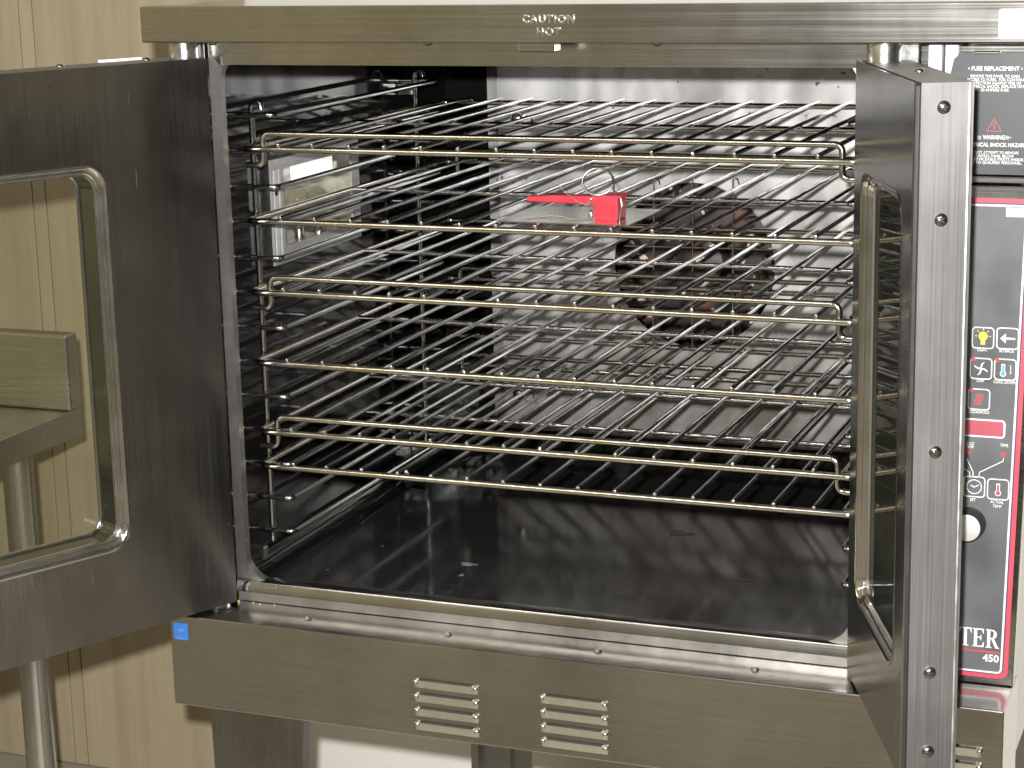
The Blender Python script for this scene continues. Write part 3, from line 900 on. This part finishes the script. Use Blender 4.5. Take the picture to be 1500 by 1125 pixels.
def ftext(lines):
    for px, py, h, body, wpx, bold in lines:
        p = at(px, py, 1, YP - 0.0034)
        f = Flat(YP - 0.0034); f.text(p.x, p.z, body, h, 'white_print', bold, 'CENTER', 0.0, wpx * 0.000655)
        f.build('lettering', fuse)
ftext([(1458, 103.3, 0.0056, '• FUSE REPLACEMENT •', 78, 0.00016),
       (1457.5, 113.5, 0.0038, 'REMOVE THIS PANEL TO GAIN', 70, 0.00005),
       (1461, 118.7, 0.0038, 'ACCESS TO FUSES.  FOR CONTINUED', 88, 0.00005),
       (1457, 123.7, 0.0038, 'PROTECTION AGAINST FIRE OR', 76, 0.00005),
       (1459, 128.7, 0.0038, 'ELECTRICAL SHOCK, REPLACE WITH', 88, 0.00005),
       (1457.5, 133.9, 0.0038, '20 AMPERE FUSE.', 41, 0.00005),
       (1456, 204, 0.0055, 'WARNING', 32, 0.00016),
       (1457, 214.8, 0.0052, 'ELECTRICAL SHOCK HAZARD', 94, 0.00014),
       (1455, 225.5, 0.0038, 'DO NOT ATTEMPT TO REMOVE', 72, 0.00005),
       (1456, 230.5, 0.0038, 'CONTROL PANEL BELOW.', 58, 0.00005),
       (1456, 235.3, 0.0038, 'NO SERVICEABLE PARTS INSIDE.', 86, 0.00005),
       (1455, 240.2, 0.0038, 'REFER TO QUALIFIED PERSONNEL.', 82, 0.00005)])
f = Flat(YP - 0.0034)
q = lambda px, py: (lambda v: (v.x, v.z))(at(px, py, 1, YP - 0.0034))
f.stroke([q(1456.5, 174), q(1445.5, 192), q(1467, 192.5)], 0.0011, 'red_print', True)
f.stroke([q(1457.5, 179.5), q(1454.5, 184.5), q(1458, 185), q(1456, 190)], 0.0008, 'red_print')
for dx in (-24, 17):
    for k in range(3):
        f.stroke([q(1456 + dx, 199.5 + 2 * k), q(1456 + dx + 5 + (4 if dx > 0 and k == 1 else 0), 199.7 + 2 * k)], 0.0005, 'white_print')
f.build('warning_sign', fuse)

# overlay: red border, navy line, white line, dark grey field
ox0, ox1 = 0.7400, at(1478, 940, 1, YP).x - lean(0.0)
oz0, oz1 = at(1445, 992.5, 1, YP).z, at(1445, 290, 1, YP).z
for k, (i0, m_, nm) in enumerate(((0, 'red_print', 'red_border'), (0.0046, 'navy_print', 'navy_line'), (0.0058, 'white_print', 'white_line'), (0.0078, 'overlay', 'keypad_overlay'))):
    ya = YP - 0.0004 * (k + 1)
    link(nm, prism_me([(x_ + (lean(z_) if x_ > 0.8 else 0), z_) for x_, z_ in rrect(ox0 + i0, ox1 - i0, oz0 + i0, oz1 - i0, 0.009 - i0 * 0.75, 5)], ya, YP - 0.0001 + 0.00005 * k), m_, cp)
YO = YP - 0.0021
po = lambda px, py: (lambda v: (v.x, v.z))(at(px, py, 1, YO))
S = 0.00078
def button(px, py, icon, text, tpx=None, led=None, half=13.2, tl=None):
    f = Flat(YO)
    x, z = po(px, py)
    h = half * S
    f.stroke(rrect(x - h, x + h, z - h, z + h, 0.0032, 4), 0.00115, 'white_print', True)
    icon(f, x, z)
    for i, ln in enumerate(text):
        tx, tz = po(tpx[0], tpx[1] + 6.2 * i)
        f.text(tx, tz, ln, 0.0043, 'white_print', 0.00006, 'CENTER', 0.0, {'LIGHT': 14.5, 'SETBACK': 21, 'LOW': 10.5, 'COOL DOWN': 32, 'COOK/HOLD': 29, 'SET': 8, 'ACTUAL': 19, 'TEMP': 12.5}[ln] * 0.00069)
    if led:
        lx, lz = po(*led); f.disc(lx, lz, 0.0021, 'led', lift=0.0003)
    f.build('button', cp)
def ic_bulb(f, x, z):
    f.disc(x, z + 0.0018, 0.0043, 'yellow_print'); f.poly([(x - 0.0022, z - 0.001), (x + 0.0022, z - 0.001), (x + 0.002, z - 0.0066), (x - 0.002, z - 0.0066)], 'yellow_print', 0.0001)
    for a in (0, 45, 90, 135, 180):
        c, s = math.cos(R(a)), math.sin(R(a))
        f.stroke([(x + c * 0.006, z + 0.0018 + s * 0.006), (x + c * 0.0076, z + 0.0018 + s * 0.0076)], 0.0007, 'yellow_print')
def ic_arrow(f, x, z):
    f.poly([(x - 0.0072, z), (x - 0.0016, z + 0.005), (x - 0.0016, z - 0.005)], 'white_print')
    f.stroke([(x - 0.0016, z), (x + 0.0032, z)], 0.0022, 'white_print')
    for k in range(3):
        f.stroke([(x + 0.0036 + k * 0.0014, z), (x + 0.0045 + k * 0.0014, z)], 0.0020, 'white_print')
def ic_fan(f, x, z):
    for a in (80, 170, 260, 350):
        pts = [(x + r_ * math.cos(R(a + t)), z + r_ * math.sin(R(a + t))) for r_, t in ((0.0004, 0), (0.0026, 4), (0.005, -4), (0.0074, -16))]
        f.stroke(pts, [0.0012, 0.0016, 0.0013, 0.0004], 'white_print')
def thermo(f, x, z, m_):
    f.stroke([(x, z + 0.0056), (x, z - 0.003)], 0.0036, 'white_print'); f.disc(x, z - 0.0042, 0.0031, 'white_print', lift=0.0001)
    f.disc(x, z - 0.0042, 0.0023, m_, lift=0.0003); f.stroke([(x, z + 0.0046), (x, z - 0.004)], 0.0022, m_, lift=0.0002)
def ic_cool(f, x, z):
    thermo(f, x - 0.002, z, 'blue_print')
    f.stroke([(x + 0.0038, z + 0.0042), (x + 0.0052, z + 0.0042), (x + 0.0052, z - 0.0034)], 0.0006, 'white_print')
    f.poly([(x + 0.0043, z - 0.0026), (x + 0.0061, z - 0.0026), (x + 0.0052, z - 0.0046)], 'white_print', 0.0001)
def ic_heat(f, x, z):
    for k in range(4):
        xx = x - 0.003 + k * 0.0019
        f.stroke([(xx + 0.0013 * math.sin(t * 0.9), z + 0.0058 - t * 0.00165) for t in range(8)], 0.0010, 'red_print')
def ic_clock(f, x, z):
    f.stroke([(x + 0.0072 * math.cos(R(a)), z + 0.0072 * math.sin(R(a))) for a in range(0, 360, 20)], 0.0009, 'white_print', True)
    f.stroke([(x, z - 0.0004), (x - 0.0034, z + 0.0016)], 0.0010, 'white_print'); f.stroke([(x, z - 0.0004), (x + 0.0044, z + 0.0022)], 0.0010, 'white_print')
def ic_temp(f, x, z):
    thermo(f, x, z + 0.0004, 'red_print')
button(1440, 495, ic_bulb, ['LIGHT'], (1439, 514.5))
button(1476, 496, ic_arrow, ['SETBACK'], (1474.5, 516.3))
button(1437, 540, ic_fan, ['LOW'], (1436, 559.7), (1426, 525.5))
button(1472.5, 541.5, ic_cool, ['COOL DOWN'], (1472, 562), (1461, 527.3))
button(1434, 585, ic_heat, ['COOK/HOLD'], (1434, 605.5), (1423.3, 571))
button(1427, 713, ic_clock, ['SET'], (1425, 734))
button(1462, 717, ic_temp, ['ACTUAL', 'TEMP'], (1460.5, 737.5))
f = Flat(YO)
x0_, z1_ = po(1380, 611); x1_, z0_ = po(1471, 641.5)
f.poly(rrect(x0_, x1_, z0_, z1_, 0.003, 4), 'display')
f.stroke(rrect(x0_, x1_, z0_, z1_, 0.003, 4), 0.0017, 'white_print', True, lift=0.0002)
f.build('display', cp)
f = Flat(YO)
for px, py, body in ((1421, 651.5, 'HOLD'), (1420.5, 656.5, 'TEMP'), (1471, 654.5, 'TIME')):
    tx, tz = po(px, py); f.text(tx, tz, body, 0.0042, 'white_print', 0.00006, 'CENTER', 0.0, 0.0078)
for px, py in ((1419, 662), (1470, 666)):
    tx, tz = po(px, py); f.disc(tx, tz, 0.0024, 'led', lift=0.0002)
f.stroke([po(1470, 671), po(1469.5, 675.5), po(1434.5, 692), po(1434, 699.5)], 0.0009, 'white_print')
f.stroke([po(1416.5, 672), po(1425.5, 692), po(1425, 699.5)], 0.0009, 'white_print')
f.stroke([po(1407, 682), po(1420.5, 692), po(1420, 699.5)], 0.0009, 'white_print')
f.build('indicator', cp)
kx, kz = po(1419.5, 766.5)
kn = link('knob', lathe_me([(0.0170, 0.0), (0.0168, -0.004), (0.0150, -0.016), (0.0145, -0.0165)], (kx, YO, kz), (0, 1, 0), 32), 'black_plastic', cp)
link('dial_cap', lathe_me([(0.0136, -0.0164), (0.0136, -0.0172), (0.0125, -0.0176), (0, -0.0177)], (kx, YO, kz), (0, 1, 0), 32), 'dial', cp)
# serif name and number
def serif(f, x, z, s, ch, m_):
    P = lambda pts: [(x + a * s, z + b * s) for a, b in pts]
    if ch == 'T':
        f.poly(P([(0, 1), (.78, 1), (.78, .93), (0, .93)]), m_)
        f.poly(P([(0, .93), (.10, .93), (.03, .72), (0, .72)]), m_); f.poly(P([(.78, .93), (.68, .93), (.75, .72), (.78, .72)]), m_)
        f.poly(P([(.29, .93), (.49, .93), (.49, .05), (.29, .05)]), m_); f.poly(P([(.18, .05), (.60, .05), (.60, 0), (.18, 0)]), m_); return .84
    if ch == 'E':
        f.poly(P([(.10, 1), (.30, 1), (.30, 0), (.10, 0)]), m_); f.poly(P([(0, 1), (.10, 1), (.10, .95), (0, .95)]), m_); f.poly(P([(0, .05), (.10, .05), (.10, 0), (0, 0)]), m_)
        f.poly(P([(.30, 1), (.72, 1), (.72, .74), (.68, .74), (.60, .93), (.30, .93)]), m_)
        f.poly(P([(.30, .07), (.60, .07), (.70, .28), (.75, .28), (.73, 0), (.30, 0)]), m_)
        f.poly(P([(.30, .55), (.48, .55), (.54, .68), (.57, .68), (.57, .36), (.54, .36), (.48, .48), (.30, .48)]), m_); return .84
    if ch == 'R':
        f.poly(P([(.10, 1), (.30, 1), (.30, 0), (.10, 0)]), m_); f.poly(P([(0, 1), (.10, 1), (.10, .95), (0, .95)]), m_); f.poly(P([(0, .05), (.40, .05), (.40, 0), (0, 0)]), m_, 0.0001)
        f.stroke(P([(.30, .965), (.50, .95), (.60, .85), (.61, .75), (.58, .62), (.48, .53), (.30, .51)]), [.07 * s, .09 * s, .17 * s, .2 * s, .17 * s, .09 * s, .06 * s], m_)
        f.poly(P([(.34, .52), (.53, .54), (.80, .06), (.88, .05), (.88, 0), (.64, 0)]), m_, 0.0001); return .90
    if ch == 'S':
        f.stroke(P([(.52, .72), (.50, .84), (.42, .93), (.30, .96), (.19, .91), (.145, .80), (.19, .68), (.32, .55), (.45, .42), (.52, .27), (.47, .12), (.34, .04), (.20, .06), (.10, .15), (.07, .30)]),
                 [.03 * s, .04 * s, .05 * s, .07 * s, .10 * s, .15 * s, .19 * s, .21 * s, .21 * s, .17 * s, .11 * s, .07 * s, .05 * s, .04 * s, .03 * s], m_); return .66
    if ch == 'A':
        f.poly(P([(.42, 1), (.50, 1), (.90, .05), (.68, .05), (.36, .82)]), m_); f.stroke(P([(.40, .95), (.10, .04)]), .06 * s, m_, lift=0.0001)
        f.stroke(P([(.22, .34), (.58, .34)]), .06 * s, m_); f.poly(P([(0, .05), (.26, .05), (.26, 0), (0, 0)]), m_); f.poly(P([(.58, .05), (.98, .05), (.98, 0), (.58, 0)]), m_, 0.0001); return 1.0
    if ch == 'M':
        f.poly(P([(0, 1), (.28, 1), (.56, .35), (.48, .12), (.44, .12), (.12, .86)]), m_); f.poly(P([(.82, 1), (1.08, 1), (1.0, .93), (1.0, 0), (.80, 0), (.80, .93), (.48, .12), (.50, .30)]), m_, 0.0001)
        f.stroke(P([(.14, .95), (.14, .02)]), .06 * s, m_); f.poly(P([(.02, .05), (.26, .05), (.26, 0), (.02, 0)]), m_); return 1.14
    return .6
f = Flat(YO)
cap = 0.0196
tx, tz = po(1463.5, 950.5)
wtot = (1.14 + 1.0 + .66 + .84 + .84 + .88) * cap * 0.80
xx = tx - wtot
class Sq:
    def __init__(s, f, x): s.f, s.x = f, x
    def poly(s, pts, m_, lift=0.0): s.f.poly([(s.x + (a - s.x) * 0.80, b) for a, b in pts], m_, lift)
    def stroke(s, pts, w, m_, closed=False, lift=0.0): s.f.stroke([(s.x + (a - s.x) * 0.80, b) for a, b in pts], [q_ * 0.85 for q_ in w] if isinstance(w, list) else w * 0.85, m_, closed, lift)
for ch in 'MASTER':
    xx += serif(Sq(f, xx), xx, tz, cap, ch, 'white_print') * cap * 0.80
a, b_ = po(1463.5, 956.5), po(1404, 951.5)
f.poly([(tx - wtot, a[1] - 0.0012), (a[0], a[1] - 0.0012), (a[0], a[1] + 0.0009), (tx - wtot, a[1] + 0.0009)], 'red_print')
n4 = po(1463, 970.5)
f.text(n4[0], n4[1], '450', 0.0108, 'white_print', 0.00030, 'RIGHT')
f.build('name_lettering', cp)
f = Flat(YO)
a, b_ = po(1474, 304), po(1474, 317.5)
f.poly([(a[0], a[1]), (ox1 + 0.001, a[1]), (ox1 + 0.001, b_[1]), (a[0], b_[1])], 'pale_label')
f.build('pale_label', cp)

# ================================================================== RACKS
RX0, RX1, RY0, RY1 = 0.0024, 0.7064, 0.0410, 0.6150
RCX, RCY = (RX0 + RX1) / 2, (RY0 + RY1) / 2
hx, hy = (RX1 - RX0) / 2, (RY1 - RY0) / 2
FRr, WRr = 0.0038, 0.0025
fr_pts = round_path([(0, -hy, 0), (hx, -hy, 0), (hx, hy, 0), (-hx, hy, 0), (-hx, -hy, 0), (0, -hy, 0)], 0.012, 6)[:-1]
RM = {}
RM['frame'] = tube_me(fr_pts, FRr, 12, True); RM['frame'].materials.append(M['wire_warm'])
zt = FRr + WRr - 0.0007
RM['wire'] = lathe_me([(0, -hy - 0.0042), (WRr * 0.55, -hy - 0.0039), (WRr * 0.9, -hy - 0.0033), (WRr, -hy - 0.0024), (WRr, hy + 0.0034), (WRr * 0.9, hy + 0.0042), (0, hy + 0.0048)], (0, 0, zt), (0, 1, 0), 10, 60); RM['wire'].materials.append(M['chrome'])
RM['cross_bar'] = tube_me([(-hx, 0, 0), (hx, 0, 0)], 0.0032, 10); RM['cross_bar'].materials.append(M['chrome'])
ysb = -hy + 0.0078
RM['stop_bar'] = tube_me(round_path([(hx + 0.001, ysb, -0.019), (hx - 0.021, ysb, -0.019), (hx - 0.021, ysb, 0.0165), (-hx + 0.021, ysb, 0.0165), (-hx + 0.021, ysb, -0.019), (-hx - 0.001, ysb, -0.019)], 0.009, 6), 0.0035, 12)
RM['stop_bar'].materials.append(M['wire_warm'])
LAB = ['chrome wire rack with raised front bar, topmost in the oven',
       'chrome wire rack carrying the steel plate and red lever tool',
       'chrome wire rack with raised front bar, next below the plate carrying rack',
       'chrome wire rack with plain front bar, fourth from the oven top',
       'chrome wire rack with raised front bar, just above the lowest rack',
       'chrome wire rack with plain front bar, lowest in the oven']
POS = [1, 3, 5, 7, 9, 10]
for i, (k, lab) in enumerate(zip(POS, LAB)):
    z = Z0 - PITCH * k + 0.0034 + FRr - 0.0008
    root = thing('oven_rack', (RCX, RCY + random.uniform(-0.001, 0.001), z), lab, 'oven rack', 'wire racks on the oven guides')
    rot = math.pi if i % 2 else 0.0
    root.rotation_euler = (0, 0, rot + random.uniform(-0.002, 0.002))
    I = Matrix.Identity(4)
    link('frame', RM['frame'], 'wire_warm', root, I)
    link('stop_bar', RM['stop_bar'], 'wire_warm', root, I)
    for yb in (0.012,):
        o = link('cross_bar', RM['cross_bar'], 'chrome', root, I); o.location = (0, yb, 0)
    for w in range(1, 16):
        o = link('wire', RM['wire'], 'chrome', root, I); o.location = (-hx + w * 2 * hx / 16 + random.uniform(-0.0008, 0.0008), 0, 0); o.rotation_euler = (random.uniform(-0.0012, 0.0012), 0, random.uniform(-0.0035, 0.0035))
rack2_top = Z0 - PITCH * 3 + 0.0034 + FRr - 0.0008 + zt + WRr

# ================================================================== PLATE AND RED TOOL
PZ = rack2_top
plate = link('steel_plate', box_me(0.306, 0.4575, 0.0475, 0.170, PZ - 0.0004, PZ + 0.0010, 0.0004, 1), 'trim')
tag(plate, 'thin shiny steel plate lying on a rack under the red tool', 'plate')
TZ = PZ + 0.0010
TY = 0.074
tool = thing('lever_tool', (0.42, TY, TZ), 'red plastic lever tool with steel ring and bead chain on the plate', 'tool')
def bar_me(prof, y0, y1, bev):
    return prism_me(prof, y0, y1, bev)
link('block', prism_me(rrect(0.4095, 0.4365, TZ - 0.0002, TZ + 0.0265, 0.0022, 3), TY, TY + 0.030, 0.0008), 'red_plastic', tool)
link('lever', prism_me([(0.3305, TZ + 0.0200), (0.3330, TZ + 0.0178), (0.4100, TZ + 0.0165), (0.4100, TZ + 0.0265), (0.3640, TZ + 0.0255), (0.3330, TZ + 0.0240), (0.3305, TZ + 0.0225)], TY + 0.002, TY + 0.016, 0.0015), 'red_plastic', tool)
link('lip', prism_me(rrect(0.4180, 0.4420, TZ + 0.0252, TZ + 0.0275, 0.001, 2), TY - 0.0025, TY + 0.028, 0.0005), 'red_plastic', tool)
rc = at(875.5, 266, 1, TY + 0.008)
d_ = (rc - CAM).normalized()
bm = bmesh.new()
ax1, ax2 = Vector((0.97, 0.24, 0)), Vector((-0.05, 0.25, 0.96))
for rr_, off in ((0.0160, 0.0), (0.0158, 0.0016)):
    tube_bm(bm, [rc + (ax1 * math.cos(R(a)) * 1.05 + ax2 * math.sin(R(a)) * 0.92) * rr_ + Vector((0, off, 0)) for a in range(0, 360, 12)], 0.0010, 8, True)
link('split_ring', finish(bm, 'ring', 60), 'ring', tool)
link('ring_post', tube_me([(0.4290, TY + 0.012, TZ + 0.0265), (0.4285, TY + 0.010, rc.z + 0.006)], 0.0012, 8), 'ring', tool)
def chain(pts, r=0.00085, name='bead_chain'):
    bm = bmesh.new()
    for i, p in enumerate(pts):
        bmesh.ops.create_icosphere(bm, subdivisions=1, radius=r, matrix=Matrix.Translation(p))
    tube_bm(bm, pts, 0.0003, 5)
    link(name, finish(bm, 'chain', 60), 'brass_chain', tool)
def sample(ctrl, step):
    ctrl = [Vector(c) for c in ctrl]; out = []
    n = len(ctrl) - 1
    for i in range(n):
        p0 = ctrl[max(0, i - 1)]; p1 = ctrl[i]; p2 = ctrl[i + 1]; p3 = ctrl[min(n, i + 2)]
        k = max(2, int((p2 - p1).length / step))
        for j in range(k):
            t = j / k
            out.append(0.5 * ((2 * p1) + (p2 - p0) * t + (2 * p0 - 5 * p1 + 4 * p2 - p3) * t * t + (3 * p1 - p0 - 3 * p2 + p3) * t ** 3))
    out.append(ctrl[-1]); return out
AT = lambda px, py, y: at(px, py, 1, y)
chain(sample([AT(812, 266, TY - 0.001), AT(830, 283, TY - 0.003), AT(847, 296, TY - 0.003), AT(858, 299, TY - 0.003), AT(866, 293, TY - 0.003), AT(870, 277, TY + 0.004)], 0.0016))
link('chain_knot', lathe_me([(0, -0.0022), (0.0018, -0.0012), (0.0021, 0), (0.0018, 0.0012), (0, 0.0022)], AT(866, 292, TY - 0.004), (0, 0, 1), 10), 'brass_chain', tool)
chain([Vector((x, y, TZ + 0.0009)) for x, y in [(0.330 + 0.0035 * i * 0.45, 0.062 + 0.022 * math.sin(i * 0.085) ** 2 + 0.008) for i in range(48)]])
link('swivel', lathe_me([(0.0022, 0), (0.0030, 0.002), (0.0026, 0.006), (0.001, 0.0085), (0, 0.009)], AT(866, 319, TY - 0.001), (0, 0, 1), 10), 'zinc', tool)
link('clasp', tube_me(round_path([(0.4385, TY + 0.005, TZ + 0.024), (0.4405, TY + 0.004, TZ + 0.016), (0.4380, TY + 0.004, TZ + 0.006), (0.4372, TY + 0.004, TZ)], 0.003), 0.0009, 8), 'zinc', tool)

# ================================================================== WORK TABLE
TBX, TBY = -0.5135, 0.450
tp = at(103, 598, 1, TBY - 0.03)
TT = 0.066; AB = 0.027
table = thing('work_table', (TBX - 0.35, 0.1, GZ), 'stainless steel work table with raised backsplash, seen through the left door glass', 'table')
link('table_top', box_me(TBX - 1.0, TBX - 0.002, -0.35, TBY, TT - 0.003, TT, 0.0008, 1), 'table', table)
link('apron', box_me(TBX - 0.002, TBX, -0.35, TBY, AB, TT + 0.0008, 0.0006, 1), 'table', table)
link('apron', box_me(TBX - 1.0, TBX - 0.0025, -0.352, -0.350, AB, TT + 0.0008, 0.0006, 1), 'table', table)
link('backsplash', box_me(TBX - 1.0, TBX + 0.0008, TBY - 0.028, TBY + 0.002, TT + 0.001, TT + 0.112, 0.0035, 3), 'table', table)
lp = at(56, 1050, 1, 0.36)
for x, y in ((lp.x, 0.36), (TBX - 0.93, 0.36), (TBX - 0.05, -0.28), (TBX - 0.93, -0.28)):
    link('leg', lathe_me([(0.0225, GZ), (0.0225, TT - 0.004)], (x, y, 0), (0, 0, 1), 28), 'steel_v', table)

# crumbs on the ledge
for k, (px, py, r) in enumerate(((350, 882.5, 0.0018), (371, 884, 0.0013), (381, 886, 0.0012), (402, 887, 0.0014))):
    p = at(px, py, 2, -0.0253)
    bm = bmesh.new()
    bmesh.ops.create_icosphere(bm, subdivisions=1, radius=r, matrix=Matrix.Translation((p.x, min(p.y, -0.0065), -0.0253 + r * 0.6)))
    for v in bm.verts:
        v.co += Vector((random.uniform(-1, 1), random.uniform(-1, 1), random.uniform(-1, 1))) * r * 0.3
    o = link('crumb', finish(bm, 'crumb'), 'crumb')
    tag(o, 'tiny golden food crumb on the ledge below the oven opening', 'crumb', 'crumbs on the oven ledge')
